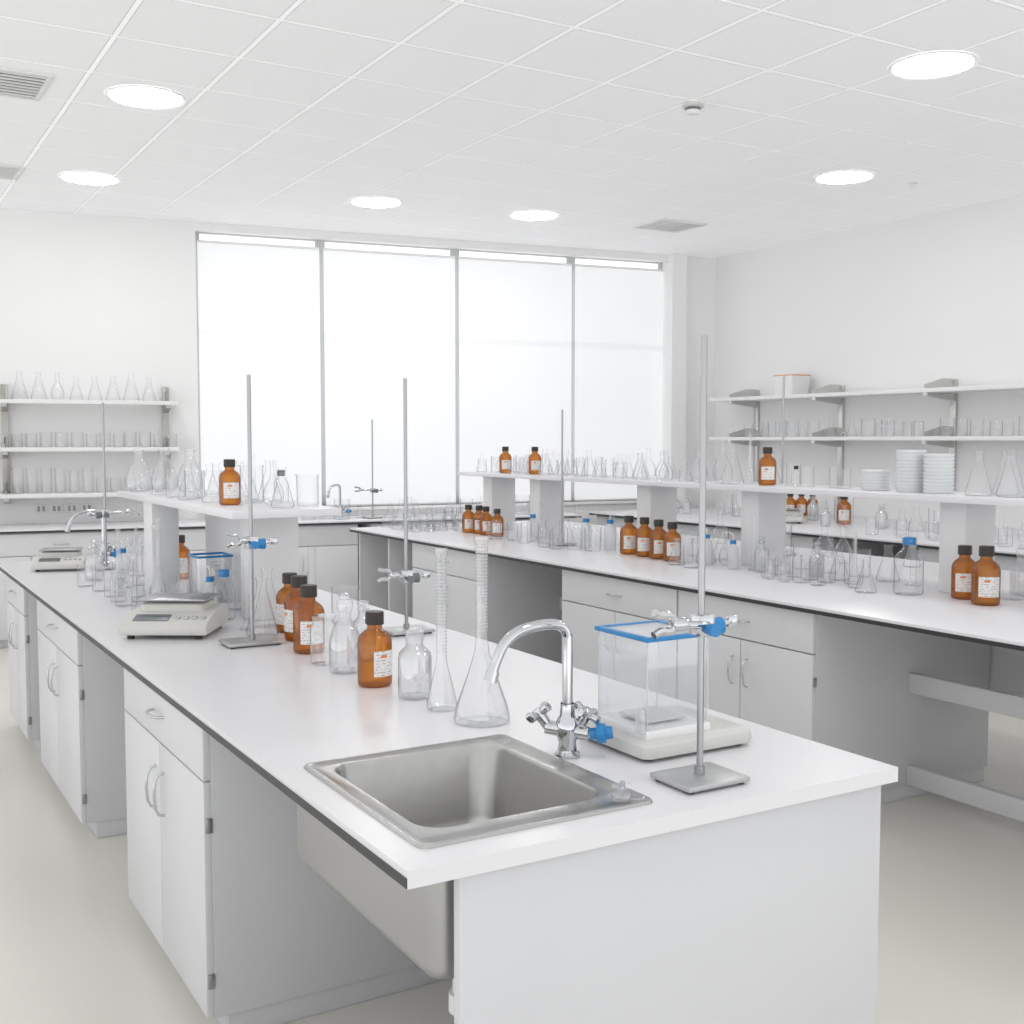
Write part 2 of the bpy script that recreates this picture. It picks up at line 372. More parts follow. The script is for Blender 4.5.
for i in range(4):
    a,c=xs[i],xs[i+1]; w=.045
    m=MB(); y0,y1=.10,.16
    m.box(a,y0,WZ0,a+w,y1,WZ1); m.box(c-w,y0,WZ0,c,y1,WZ1); m.box(a+w,y0,WZ0,c-w,y1,WZ0+w); m.box(a+w,y0,WZ1-.012,c-w,y1,WZ1)
    m.box(a+w,y0,WZ0+1.55,c-w,y1,WZ0+1.60)
    wo=struct('window_%d'%(i+1),m.mesh('win',M_frame,.002),WM)
    p=obj('window_pane',MB().box(a+w,.125,WZ0+w,c-w,.135,WZ1-.012).mesh('pane',M_sky),wo); p['kind']='structure'
    fab=MB().box(a+.020,.045,WZ0+.02,c-.020,.048,WZ1-.10).mesh('fabric',M_blind,smooth=False)
    tube=MB().tube([(a+.02,.05,WZ1-.09),(c-.02,.05,WZ1-.09)],.013,16).mesh('tube',M_white)
    bar=MB().box(a+.020,.040,WZ0+.002,c-.020,.053,WZ0+.022).mesh('bar',M_whp,.002)
    thing('roller_blind','white translucent roller blind pulled down over the window','blind',
      [('fabric',fab,None,None),('roller_tube',tube,None,None),('bottom_bar',bar,None,None)],WM,'roller blinds on the window')

# downlights, vents, detector
dring=MB().lathe([(.19,-.004),(.213,-.010),(.218,-.005),(.218,0)],40,cap1=False).mesh('ring',M_whp)
ddisc=MB().lathe([(0,-.006),(.195,-.006),(.198,0)],40).mesh('disc',M_lamp)
for x,y in ((1.55,6.60),(4.86,4.01),(1.66,8.82),(3.79,8.53),(5.16,8.34),(6.35,6.0),(2.0,1.2),(5.2,1.4)):
    thing('recessed_downlight','large round white recessed ceiling downlight, switched on','ceiling light',
       [('trim_ring',dring,None,None),('diffuser',ddisc,None,'glowing white diffuser disc')],T(x,y,CEIL-.0005),'round ceiling downlights')
def vent(x,y,w,d):
    fr=MB(); t=.03
    fr.box(-w/2,-d/2,-.012,w/2,-d/2+t,0).box(-w/2,d/2-t,-.012,w/2,d/2,0).box(-w/2,-d/2+t,-.012,-w/2+t,d/2-t,0).box(w/2-t,-d/2+t,-.012,w/2,d/2-t,0)
    sl=MB(); n=8
    for i in range(n):
        yy=-d/2+t+(d-2*t)*(i+.5)/n
        sl.box(-w/2+t,yy-.014,-.011,w/2-t,yy+.010,-.004)
    bk_=MB().box(-w/2+t,-d/2+t,-.002,w/2-t,d/2-t,-.0005)  # thin dark sheet paints the shade of the vent opening
    thing('air_vent','square white louvred ceiling air vent','vent',[('frame',fr.mesh('f',M_whp,.002),None,None),
      ('louvre',sl.mesh('s',M_whp,.001),None,'white slats'),('backing',bk_.mesh('b',M_dark),None,'dark sheet painted as the shaded opening behind the slats')],T(x,y,CEIL-.0005),'ceiling air vents')
vent(.80,6.70,.50,.50); vent(.98,8.90,.45,.45); vent(6.43,8.11,.5,.45)
thing('smoke_detector','small round white ceiling smoke detector','detector',
  [('base',MB().lathe([(0,0),(.062,0),(.064,-.014),(.055,-.022),(0,-.022)],28).mesh('b',M_inst),None,None),
   ('sensor_head',MB().lathe([(.036,-.016),(.042,-.034),(.034,-.056),(0,-.062)],28).mesh('h',M_whp),None,None),
   ('sensor_slot',MB().lathe([(.039,-.023),(.0425,-.027),(.0425,-.034),(.040,-.038)],28).mesh('h',M_dark),1,'dark slotted ring')],T(4.25,5.16,CEIL-.0005))
tag(obj('ceiling_sprinkler',MB().lathe([(0,0),(.035,0),(.035,-.005),(.012,-.008),(.01,-.03),(.022,-.032),(.022,-.035),(0,-.036)],20).mesh('sp',M_whp),None,T(6.93,5.88,CEIL-.0005)),'small white ceiling sprinkler head','sprinkler')

# ------------------------------------------------------------------ benches
def worktop(x0,x1,y0,y1,label,hole=None,edges=('x0',),M=I4,th=.031,extra=()):
    z0=TOP-th; m=MB()
    if hole:
        a,b_,c,d=hole
        m.box(x0,y0,z0,a,y1,TOP).box(b_,y0,z0,x1,y1,TOP).box(a,y0,z0,b_,c,TOP).box(a,d,z0,b_,y1,TOP)
        top=m.mesh('top',M_top,0)
    else: top=m.box(x0,y0,z0,x1,y1,TOP).mesh('top',M_top,.002)
    parts=[('slab',top,None,None)]
    zt=TOP-.013
    for e in edges:
        if e=='x0': q=(x0-.002,y0+.001,z0+.001,x0+.006,y1-.001,zt)
        if e=='y1': q=(x0,y1-.006,z0+.001,x1,y1+.002,zt)
        parts.append(('edge_strip',box(*q,M_edge,0),None,'black edge strip'))
    return thing('lab_worktop',label,'worktop',parts+list(extra),M)
CT=TOP-.033
def handle_mesh(L,ax):
    h=L/2; P=[(0,-h),(-.018,-h*.92),(-.028,-h*.6),(-.031,0),(-.028,h*.6),(-.018,h*.92),(0,h)]
    pts=[(p,0,q) if ax=='z' else (p,q,0) for p,q in P]
    return MB().tube(pts,.0045,10).mesh('handle',M_chrome)
HV=handle_mesh(.13,'z'); HH=handle_mesh(.12,'y')
def cabinet(x0,x1,y0,y1,z1=CT,M=I4,drawer=True,doors=2,label=None,group='bench base cabinets'):
    """front on the x0 side"""
    z0=FZ+.001; parts=[]
    body=MB().box(x0+.02,y0,z0+.07,x1,y1,z1).box(x0+.06,y0+.01,z0,x1-.01,y1-.01,z0+.07)
    parts.append(('body',body.mesh('body',M_cab,.0015),None,None))
    g=.003; zt=z1-.006; zb=z0+.075
    zd=zt
    if drawer:
        zd=zt-.175
        parts.append(('drawer',box(x0,y0+g,zd+g,x0+.0195,y1-g,zt,M_cabd,.0015),None,None)); di=len(parts)-1
        parts.append(('handle',HH,di,'chrome bow handle',T(x0+.001,(y0+y1)/2,(zd+zt)/2)))
    w=(y1-y0)/doors
    for k in range(doors):
        a=y0+k*w+g; c=y0+(k+1)*w-g
        parts.append(('door',box(x0,a,zb,x0+.0195,c,zd-g,M_cabd,.0015),None,None)); di=len(parts)-1
        hy=(c-.045) if (k==0 and doors>1) else a+.045
        parts.append(('handle',HV,di,'chrome bow handle',T(x0+.001,hy,zd-.15)))
        ye=a-.002 if k==0 else c+.002
        for zz in (zb+.1,zd-.12):
            parts.append(('hinge',box(x0+.004,ye-.004,zz-.02,x0+.022,ye+.004,zz+.02,M_steel2,.001),di,'small metal hinge'))
    return thing('base_cabinet',label or 'light grey laminate base cabinet with drawer above two doors','cabinet',parts,M,group)
def panel(x0,y0,z0,x1,y1,z1,label,M=I4,name='bench_panel'):
    return tag(obj(name,box(x0,y0,z0,x1,y1,z1,M_cab,.002),None,M),label,'panel')

# bench A (with the sink)
A0,A1=.78,1.94
worktop(A0,A1,1.65,7.08,'long white laminate laboratory worktop with inset sink',hole=(.880,1.295,1.79,2.28),edges=('x0',))
cabinet(.82,1.86,3.00,3.97)
cabinet(.82,1.86,4.83,5.90)
cabinet(.82,1.86,6.35,7.04)
panel(.885,1.668,FZ+.001,1.910,1.69,TOP-.032,'plain light grey panel closing the end of the sink bench')
panel(1.86,1.695,FZ+.001,1.88,2.995,TOP-.032,'light grey long side panel beneath the sink bench')
# bench B
B0,B1=3.52,5.40
worktop(B0,B1,1.0,8.48,'long white laminate island worktop with black edge',edges=('x0','y1'),
  extra=[('modesty_panel',box(4.74,1.08,.40,4.76,7.85,TOP-.032,M_cab,.002),None,'light grey panel hanging under the worktop')])
cabinet(3.56,4.73,3.49,4.40); cabinet(3.56,4.73,4.41,5.45,doors=2)
cabinet(3.56,4.73,6.40,7.42)
panel(3.58,8.42,FZ+.001,5.34,8.445,CT,'light grey end panel of the island bench')
panel(3.58,7.86,FZ+.001,5.34,7.885,CT,'light grey upright panel under the island bench')
panel(3.58,1.05,FZ+.001,5.34,1.075,CT,'light grey end panel of the island bench')
for zz,yy0,yy1 in ((.455,1.076,3.489),(.03,1.076,3.489),(.46,5.451,6.399),(.46,7.421,7.859)):
    tag(obj('support_rail',box(4.16,yy0,zz,4.20,yy1,zz+.09,M_cabd,.003)),'pale grey horizontal support rail under the bench','rail','bench support rails')
# bench C along the right wall
worktop(6.33,7.99,2.5,9.2,'white laminate wall worktop with black edge',edges=('x0',))
for y0,y1 in ((8.2,9.15),(7.24,8.19),(6.28,7.23),(4.36,5.3),(3.4,4.35)):
    cabinet(6.38,7.9,y0,y1,group='wall bench base cabinets')
# back bench
BM=WM@RZ(pi/2)
worktop(-.70,-.012,-6.2,3.0,'white laminate worktop running along the window wall',edges=('x0',),M=BM)
for a,c in ((-.52,.86),(.97,2.32),(2.44,4.06),(4.18,5.2)):
    cabinet(-.66,-.03,-c,-a,M=BM,doors=3,group='window wall base cabinets',label='light grey laminate base cabinet under the window wall worktop')

def raised(x0,x1,y0,y1,sup,label,extra=()):
    parts=[('shelf_board',box(x0,y0,SH-.028,x1,y1,SH,M_top,.002),None,None)]
    for (a,b_,c,d) in sup:
        parts.append(('support',box(a,c,TOP+.001,b_,d,SH-.0285,M_sup,.002),None,'pale box support'))
        yy=c
        while yy<=d+.001: block((a+b_)/2,yy,TOP,(b_-a)/2+.01); yy+=.06
    for (a,b_,c,d) in extra:
        parts.append(('back_panel',box(a,c,TOP+.001,b_,d,SH-.0285,M_sup,.001),None,'pale panel between the supports'))
        yy=c
        while yy<=d+.001: block((a+b_)/2,yy,TOP,.022); yy+=.03
    return thing('raised_shelf',label,'shelf',parts)
raised(1.19,1.60,3.93,5.82,[(1.37,1.56,4.28,4.42),(1.22,1.34,5.24,5.40)],'white raised glassware shelf on pale supports, on worktop',[(1.50,1.515,4.421,5.38)])
raised(4.25,4.68,2.0,8.02,[(4.37,4.58,y-.07,y+.07) for y in (7.75,7.05,5.75,4.78,3.44,2.2)],'long white raised glassware shelf on pale supports, on island')

# ------------------------------------------------------------------ sink
def sink():
    m=MB(); X0,X1,Y0,Y1=.840,1.346,1.722,2.308; z=TOP
    L=[rr(X0,X1,Y0,Y1,.02,z+.0005),rr(X0+.002,X1-.002,Y0+.002,Y1-.002,.02,z+.006),rr(X0+.012,X1-.012,Y0+.012,Y1-.012,.02,z+.007),
       rr(X0+.018,X1-.018,Y0+.018,Y1-.018,.02,z+.003)]
    L+=[rr(.884,1.290,1.795,2.272,.06,z+.003),rr(.887,1.287,1.799,2.268,.06,z-.006),rr(.895,1.278,1.807,2.260,.06,z-.16),
        rr(.910,1.263,1.822,2.245,.055,z-.188),rr(.94,1.235,1.85,2.215,.04,z-.197),rr(1.05,1.11,2.00,2.06,.028,z-.202)]
    inner=m.loops(L,cap0=False,cap1=True).mesh('basin',M_steel)
    m2=MB(); zz=TOP-.034
    L=[rr(.86,1.34,1.72,2.42,.035,zz),rr(.86,1.34,1.72,2.42,.035,zz-.185),rr(.864,1.336,1.724,2.416,.035,zz-.200),rr(.876,1.324,1.736,2.404,.035,zz-.213),rr(.90,1.30,1.76,2.38,.035,zz-.220),rr(.95,1.25,1.80,2.33,.03,zz-.221)]
    outer=m2.loops(L,cap0=False,cap1=True).mesh('shell',M_shell)
    drain=MB().lathe([(0,.001),(.022,.001),(.024,.004),(.034,.003),(.036,.0)],28,c=(1.08,2.03,TOP-.201)).mesh('drain',M_chrome)
    trap=MB(); X=1.085
    trap.tube([(X,2.03,.646),(X,2.03,.42),(X+.01,2.03,.37),(X+.05,2.03,.345),(X+.09,2.03,.37),(X+.10,2.03,.42),(X+.11,2.03,.47),(X+.15,2.03,.50),(X+.19,2.03,.47),(X+.20,2.03,.42),(X+.20,2.03,FZ+.001)],.022,14)
    trap.tube([(X,2.03,.60),(X,2.03,.56)],.032,16)
    trap.tube([(X,2.03,.46),(X,2.03,.42)],.030,16)
    thing('laboratory_sink','square brushed stainless steel sink set into the white worktop','sink',
      [('basin',inner,None,'brushed steel basin with flat rim'),('outer_shell',outer,None,None),('drain',drain,None,'round chrome drain'),
       ('drain_trap',trap.mesh('trap',M_whp),None,'white plastic waste trap')])
sink()

def cross_handle(mat_hub):
    m=MB()
    for k in range(4):
        a=k*pi/2+.4
        m.tube([(0,0,.036),(0.034*math.cos(a),.034*math.sin(a),.040)],[.008,.0105],10)
    m.tube([(0,0,0),(0,0,.03),(0,0,.048)],[.012,.013,.015],16)
    return m.mesh('cross',mat_hub,.002)
def align(d,p):
    d=Vector(d).normalized(); q=Vector((0,0,1)).rotation_difference(d)
    return Matrix.Translation(p)@q.to_matrix().to_4x4()
CH=cross_handle(M_chrome)
CB=MB().tube([(0,0,0),(0,0,.014),(0,0,.016),(0,0,.034),(0,0,.036),(0,0,.05)],[.013,.013,.022,.022,.015,.013],16).mesh('bk',M_blue)
def smooth_path(pts,n=6):
    P=[Vector(p) for p in pts]; out=[]
    for i in range(len(P)-1):
        p0=P[max(i-1,0)];p1=P[i];p2=P[i+1];p3=P[min(i+2,len(P)-1)]
        for k in range(n):
            t=k/n
            out.append(.5*((2*p1)+(-p0+p2)*t+(2*p0-5*p1+4*p2-p3)*t*t+(-p0+3*p1-3*p2+p3)*t**3))
    out.append(P[-1]); return out
def faucet(x,y,z,rot,label,sc=1.0,h=1.0):
    body=MB().lathe([(0,0),(.028,0),(.029,.006),(.022,.012),(.019,.03),(.024,.045),(.025,.078),(.017,.092),(.0155,.11),(.0155,.118)],24).mesh('fb',M_chrome)
    arms=MB().tube([(.034,-.034,.052),(-.034,.034,.062)],.016,14).tube([(.0,0,.06),(.03,.02,.066)],.013,12).mesh('arms',M_chrome)
    sp=MB().tube(smooth_path([(0,0,.10),(0,0,.17*h),(0,0,.250*h),(-.004,0,.276*h),(-.020,0,.292*h),(-.055,0,.298*h),(-.120,0,.290*h),(-.160,0,.266*h),(-.182,0,.228*h),(-.192,0,.200*h)]),.0118,14)
    sp.tube([(-.189,0,.209*h),(-.196,0,.187*h)],.0145,14)
    parts=[('valve_body',body,None,None),('inlet_pipe',arms,None,None),('spout',sp.mesh('spout',M_chrome),None,'curved chrome swan neck spout'),
      ('valve_handle',CH,None,'chrome cross handle',align((-.45,.35,.8),(-.030,.030,.062))),
      ('valve_handle',CH,None,'chrome cross handle',align((.35,-.3,.9),(.024,-.010,.062))),
      ('valve_knob',CB,None,'blue round valve knob',align((.75,-.6,.10),(.036,-.036,.052)))]
    thing('laboratory_faucet',label,'faucet',parts,T(x,y,z)@RZ(rot)@Matrix.Scale(sc,4))
faucet(1.378,2.085,TOP+.001,0,'chrome laboratory mixer tap with blue knob beside the sink')
faucet(1.30,6.74,TOP+.001,0,'chrome swan neck tap at the far end of bench'); block(1.3,6.74,TOP,.06)
fx=WM@Vector((4.0,-.25,0)); faucet(fx.x,fx.y,TOP+.001,.6,'chrome swan neck tap on the bench below the window'); block(fx.x,fx.y,TOP,.13)

# ------------------------------------------------------------------ ring stands
def ring_stand(x,y,h=.92,clampz=None,side=-1,rot=0,bw=.17,bd=.13,rx=.02,label=None,knob=M_blue,arm=.13,t=1.0):
    block(x,y,TOP,.075); block(x-.05,y,TOP,.06); block(x+.05,y,TOP,.06); block(x+rx,y,SH,.02)
    parts=[('base',MB().box(-bw/2,-bd/2,.004,bw/2,bd/2,.016).mesh('b',M_cast,.004),None,'heavy grey metal base plate')]
    foot_parts(parts,.008,.005,[(sx*(bw/2-.015),sy*(bd/2-.015)) for sx in (-1,1) for sy in (-1,1)],0)
    parts.append(('rod',MB().tube([(rx,0,.014),(rx,0,h)],.0068,14).tube([(rx,0,.014),(rx,0,.034)],.011,14).mesh('r',M_steel2),None,'polished vertical steel rod'))
    if clampz:
        cz=clampz; s=side
        c=MB().box(rx-.019,-.020,cz-.021,rx+.019,.016,cz+.021)
        c.tube([(rx+.005,-.018,cz),(rx+s*arm,-.018,cz+.010)],.0085*t,10)
        c.tube([(rx+s*(arm-.03),-.018,cz+.008),(rx+s*(arm+.005),-.018,cz+.010)],.015*t,12)
        c.tube([(rx-.028*s,-.004,cz-.006),(rx-.075*s,-.004,cz+.002)],.007*t,10)
        parts.append(('clamp',c.mesh('c',M_chrome,.002),None,'chrome boss head with clamp arm')); ci=len(parts)-1
        j=MB()
        for dz in (-.014,.014):
            j.tube(smooth_path([(rx+s*(arm-.005),-.018,cz+.010),(rx+s*(arm+.010),-.018,cz+.012+dz*1.1),(rx+s*(arm+.032),-.018,cz+.014+dz*1.1),(rx+s*(arm+.050),-.018,cz+.014+dz*1.6)],4),[.010*t]*4+[.0085*t]*9,8)
        parts.append(('jaw',j.mesh('j',M_chrome),ci,'chrome curved clamp jaws'))
        parts.append(('knob',MB().tube([(rx-.018*s,-.004,cz-.006),(rx-.046*s,-.004,cz-.006)],[.016,.019],14).tube([(rx+.0,-.020,cz-.006),(rx,-.046,cz-.006)],[.011,.014],12).mesh('k',knob),ci,'blue plastic tightening knob' if knob is M_blue else 'dark tightening knob'))
        parts.append(('thumbscrew',MB().box(rx-.078*s-.014,-.010,cz-.010,rx-.078*s+.014,.002,cz+.013).mesh('t',M_chrome,.003),ci,None))
    thing('ring_stand',label or 'laboratory ring stand with steel rod and heavy base','laboratory stand',parts,T(x,y,TOP+.0008)@RZ(rot),'laboratory ring stands')
ring_stand(1.505,1.785,.908,.325,-1,0,.160,.130,0,'large ring stand with chrome clamp and blue knob beside balance',arm=.085)
ring_stand(1.21,3.80,.92,.35,-1,0,.19,.13,.005,'ring stand with small clamp beside the flat balance',arm=.04,t=.75)
ring_stand(1.77,3.74,.92,.205,-1,0,.17,.13,0,'ring stand with chrome clamp arm on the worktop',arm=.07,t=.8,knob=M_dark)
ring_stand(1.25,6.43,.90,.30,1,0,.16,.12,0,'ring stand at the far end of the bench',knob=M_dark)
ring_stand(4.15,6.35,.90,None,-1,0,.16,.12,0,'ring stand beside the raised shelf on the island')
ring_stand(4.92,5.10,1.08,None,-1,0,.16,.12,0,'tall ring stand behind the raised shelf')
fx=WM@Vector((4.25,-.45,0)); ring_stand(fx.x,fx.y,.88,.25,-1,0,.16,.12,0,'ring stand on the bench below the window',knob=M_dark)

# ------------------------------------------------------------------ balances
def chamber_balance(x,y,rot=0):
    w,d=.31,.27; parts=[]
    body=MB().loops([rr(-w/2,w/2,-d/2,d/2,.02,.008),rr(-w/2-.003,w/2+.003,-d/2-.003,d/2+.003,.022,.018),rr(-w/2,w/2,-d/2,d/2,.02,.034),rr(-w/2+.01,w/2-.01,-d/2+.01,d/2-.01,.02,.042)]).mesh('bb',M_inst)
    x0,x1,y0,y1,z0,z1=-.125,.045,-.100,.085,.058,.258
    gl=MB()
    for q in ((x0,y0,x1,y0+.003),(x0,y1-.003,x1,y1),(x0,y0+.003,x0+.003,y1-.003),(x1-.003,y0+.003,x1,y1-.003)):
        gl.box(q[0],q[1],z0,q[2],q[3],z1)
    fr=MB(); t=.008
    fr.box(x0-t,y0-t,z1,x1+t,y0+t,z1+.010).box(x0-t,y1-t,z1,x1+t,y1+t,z1+.010).box(x0-t,y0+t,z1,x0+t,y1-t,z1+.010).box(x1-t,y0+t,z1,x1+t,y1-t,z1+.010)
    lid=MB().box(x0+t,y0+t,z1+.003,x1-t,y1-t,z1+.008)
    post=MB().box(-.0014,-.0014,z0,.0014,.0014,z1).mesh('p',M_soft)
    base2=MB().box(x0-.006,y0-.006,.0415,x1+.006,y1+.006,.060)
    pan=MB().box(-.055,-.055,.066,.055,.055,.071).tube([(0,0,.060),(0,0,.068)],.012,12)
    clip=MB().box(x0-.020,y0-.006,.056,x0-.009,y0+.020,.11)
    parts=[('body',body,None,None),('glass_chamber',gl.mesh('g',M_pane),None,'clear glass draft shield'),
       ('rim',fr.mesh('r',M_blue,.002),1,'bright blue top rim'),('lid',lid.mesh('ld',M_soft),1,'translucent lid panel'),('chamber_base',base2.mesh('b2',M_whp,.002),None,'white rectangular platform'),
       ('pan',pan.mesh('pn',M_inst,.002),None,'square weighing pan',T((x0+x1)/2,(y0+y1)/2,0)),
       ('side_bracket',clip.mesh('c',M_soft,.003),None,'translucent side bracket')]
    for a in (x0,x1):
        for c in (y0,y1): parts.append(('corner_post',post,1,'thin translucent corner post',T(a,c,0)))
    foot_parts(parts,.014,.009,[(sx*(w/2-.03),sy*(d/2-.03)) for sx in (-1,1) for sy in (-1,1)],0)
    thing('analytical_balance','off-white analytical balance with blue-rimmed glass draft chamber','balance',parts,T(x,y,TOP+.0008)@RZ(rot))
chamber_balance(1.640,2.075,0)
# little glass piece lying by the rim of the sink
tag(obj('glass_stopcock',MB().tube([(-.035,0,.011),(.03,0,.009)],[.010,.006],12).tube([(.0,-.018,.011),(.0,.020,.011)],[.009,.006],12).lathe([(0,.0),(.018,0),(.020,.006),(.018,.012),(0,.012)],16,c=(-.045,0,0)).mesh('gs',M_glassf),None,T(1.312,1.79,TOP+.008)@RZ(.9)),'small clear glass stopcock lying on the sink rim','glassware')
def flat_balance(x,y,rot,sc,label):
    w=.155; P=[(-.16,.012),(-.16,.032),(-.14,.046),(-.05,.068),(.13,.072),(.145,.064),(.145,.012)]
    body=MB().loops([[(-w,a,c) for a,c in P],[(w,a,c) for a,c in P]]).mesh('b',M_inst,.006)
    plat=MB().loops([rr(-.115,.115,-.045,.125,.02,.066),rr(-.115,.115,-.045,.125,.02,.086),rr(-.108,.108,-.038,.118,.02,.091)]).mesh('pl',M_inst)
    pan=MB().box(-.125,-.055,.096,.125,.135,.102); pan.tube([(0,.04,.088),(0,.04,.099)],.03,14)
    def on(a,c): return .046+(a+.14)*.245+c
    dp=MB(); a0,a1=-.128,-.082
    L=[[(-.115,a0,on(a0,.0)),(.01,a0,on(a0,.0)),(.01,a1,on(a1,.0)),(-.115,a1,on(a1,.0))],[(-.115,a0,on(a0,.003)),(.01,a0,on(a0,.003)),(.01,a1,on(a1,.003)),(-.115,a1,on(a1,.003))]]
    dp.loops(L)
    for ox in (-.08,.08): 
        for oy in (-.08,.08): block(x+ox*sc,y+oy*sc,TOP,.11*sc)
    parts=[('body',body,None,None),('platform',plat,None,None),('pan',pan.mesh('p',M_steel2,.003),None,'rectangular steel weighing pan'),('display',dp.mesh('d',M_dark),None,'dark sloping display')]
    for kx in (.04,.07,.10,.13):
        ky=-.105; parts.append(('button',MB().box(kx-.009,ky-.008,on(ky,-.002),kx+.009,ky+.008,on(ky,.0045)).mesh('k',M_steel2,.001),None,'grey keypad button'))
    foot_parts(parts,.013,.014,[(sx*.12,yy) for sx in (-1,1) for yy in (-.13,.12)],0)
    thing('laboratory_scale',label,'scale',parts,T(x,y,TOP+.0008)@RZ(rot)@Matrix.Diagonal((sc,sc,sc*1.25,1)))
flat_balance(1.05,4.17,-.55,1.0,'off-white top-loading electronic scale with sloping display')
flat_balance(1.04,6.56,-.3,.85,'off-white top-loading scale at far bench end')
flat_balance(6.95,7.15,-.8,.9,'off-white top-loading scale on the wall bench')

# ------------------------------------------------------------------ placed objects, bench A
def amb(x,y,z,h,off=0,g='amber bottles on the benches',label=None): spawn('amber',x,y,z,h,face_cam(x,y,off),1.0,label,g)
GA='amber bottles on the sink bench'
amb(1.33,3.56,TOP,.222,.25,GA); amb(1.385,3.80,TOP,.225,-.9,GA); amb(1.415,3.98,TOP,.215,-1.2,GA)
amb(1.31,2.98,TOP,.212,.75,GA,'amber reagent bottle with dark cap standing alone by clear bottles')
gN='clear reagent bottles on the sink bench'
spawn('squat',1.34,2.78,TOP,.19,group=gN)
spawn('stopflask',1.31,3.20,TOP,.24,group=gN,w=1.10)
spawn('jar',1.30,3.35,TOP,.155,group=gN,w=1.1); spawn('stopbottle',1.43,3.34,TOP,.19,group=gN,w=.9)
spawn('tall',1.365,2.45,TOP,.461,face_cam(1.36,2.45),label='tall wide-based clear flask with graduated neck near the sink')
spawn('slim',1.34,2.62,TOP,.42,face_cam(1.34,2.6),label='slim clear measuring flask with long graduated neck near sink')
gA='glassware around the raised shelf on the sink bench'
LA=(.82,1.92)
amb(1.485,5.80,TOP,.22,0,GA,'amber bottle with dark cap beneath the raised shelf')
def tank(x,y):
    gl=MB(); h=.20; s=.075
    gl.loops([rr(-s,s,-s,s,.01,.001),rr(-s,s,-s,s,.01,h)],cap1=False)
    fr=MB(); fr.loops([rr(-s-.004,s+.004,-s-.004,s+.004,.012,h-.001),rr(-s-.004,s+.004,-s-.004,s+.004,.012,h+.008),rr(-s+.004,s-.004,-s+.004,s-.004,.008,h+.008),rr(-s+.004,s-.004,-s+.004,s-.004,.008,h-.001)],False,False)
    thing('glass_tank','square clear glass tank with blue rim under raised shelf','glass tank',[('body',gl.mesh('t',M_glassf),None,None),('rim',fr.mesh('r',M_blue),None,'blue plastic rim')],T(x,y,TOP+.001))
    block(x,y,TOP,.105)
tank(1.38,4.88)
for k,x,y,h,w in (('wash',1.20,5.78,.215,1),('erl',1.33,6.03,.19,1),('bluebottle',1.42,6.13,.20,1),('stopbottle',1.34,6.28,.18,1),('stopbottle',1.10,5.95,.20,1),
  ('slim',1.18,5.02,.33,1),('tall',1.15,4.84,.37,.75),('tall',1.14,5.20,.32,.75),('slim',1.10,5.38,.30,1),
  ('beaker',1.05,5.50,.12,1),('beaker',1.16,5.58,.13,1),('beaker',1.06,5.28,.12,1),('beaker',1.02,5.72,.11,1),('beaker',1.12,5.72,.13,1),('jar',1.04,5.10,.14,1),
  ('cyl',1.13,5.05,.28,1),('beaker',1.04,4.95,.12,1),('beaker',1.05,4.72,.11,.9),('erl',1.22,4.66,.19,1),('beaker',1.15,4.55,.13,.9),
  ('wash',1.27,4.50,.20,.9),('stopbottle',1.29,4.64,.205,.9),('bluebottle',1.29,4.38,.20,.85),('cyl',1.29,4.10,.26,.8),
  ('erl',1.35,3.97,.21,.85),('erl',1.38,4.13,.22,.8),('beaker',1.66,4.05,.14,1),('cyl',1.66,4.4,.27,1),('beaker',1.66,4.6,.14,1),('beaker',1.5,4.15,.12,.9),
  ('erl',1.42,4.62,.16,1),('erl',1.32,5.08,.17,1),('beaker',1.38,5.62,.12,1),('erl',1.24,5.58,.17,1),('beaker',1.42,5.15,.14,1)):
    spawn(k,x,y,TOP,h,2.4 if k=='wash' else None,w,None,gA,lim=LA)
gS='glassware on the raised shelf of the sink bench'
LS=(1.19,1.60)
for x,y,h in ((1.27,5.70,.205),(1.37,5.61,.21),(1.47,5.52,.205)): spawn('rflask',x,y,SH,h,group=gS,w=.88,lim=LS)
amb(1.31,4.35,SH,.175,.2,GA,'small amber bottle with dark cap on raised shelf')
for k,x,y,h,w in (('erl',1.49,5.26,.14,1),('erl',1.50,4.86,.16,.9),('erl',1.47,4.64,.16,.9),('erl',1.53,4.53,.17,.9),('flo',1.42,4.74,.17,.9),('erl',1.38,5.1,.15,1),('erl',1.28,5.3,.15,.9),
  ('erl',1.27,4.8,.15,.9),('erl',1.44,4.98,.15,.9),('erl',1.53,5.02,.16,.9),('beaker',1.33,4.92,.12,.9),('blackbottle',1.52,4.36,.13,.9),('flo',1.44,4.22,.17,.9),('beaker',1.54,4.12,.12,.9),('erl',1.42,4.06,.15,.9),
  ('beaker',1.30,4.56,.13,.8),('beaker',1.42,4.42,.15,.8),('beaker',1.28,5.05,.12,.9),('cyl',1.46,4.52,.19,.7)):
    spawn(k,x,y,SH,h,group=gS,w=w,lim=LS)

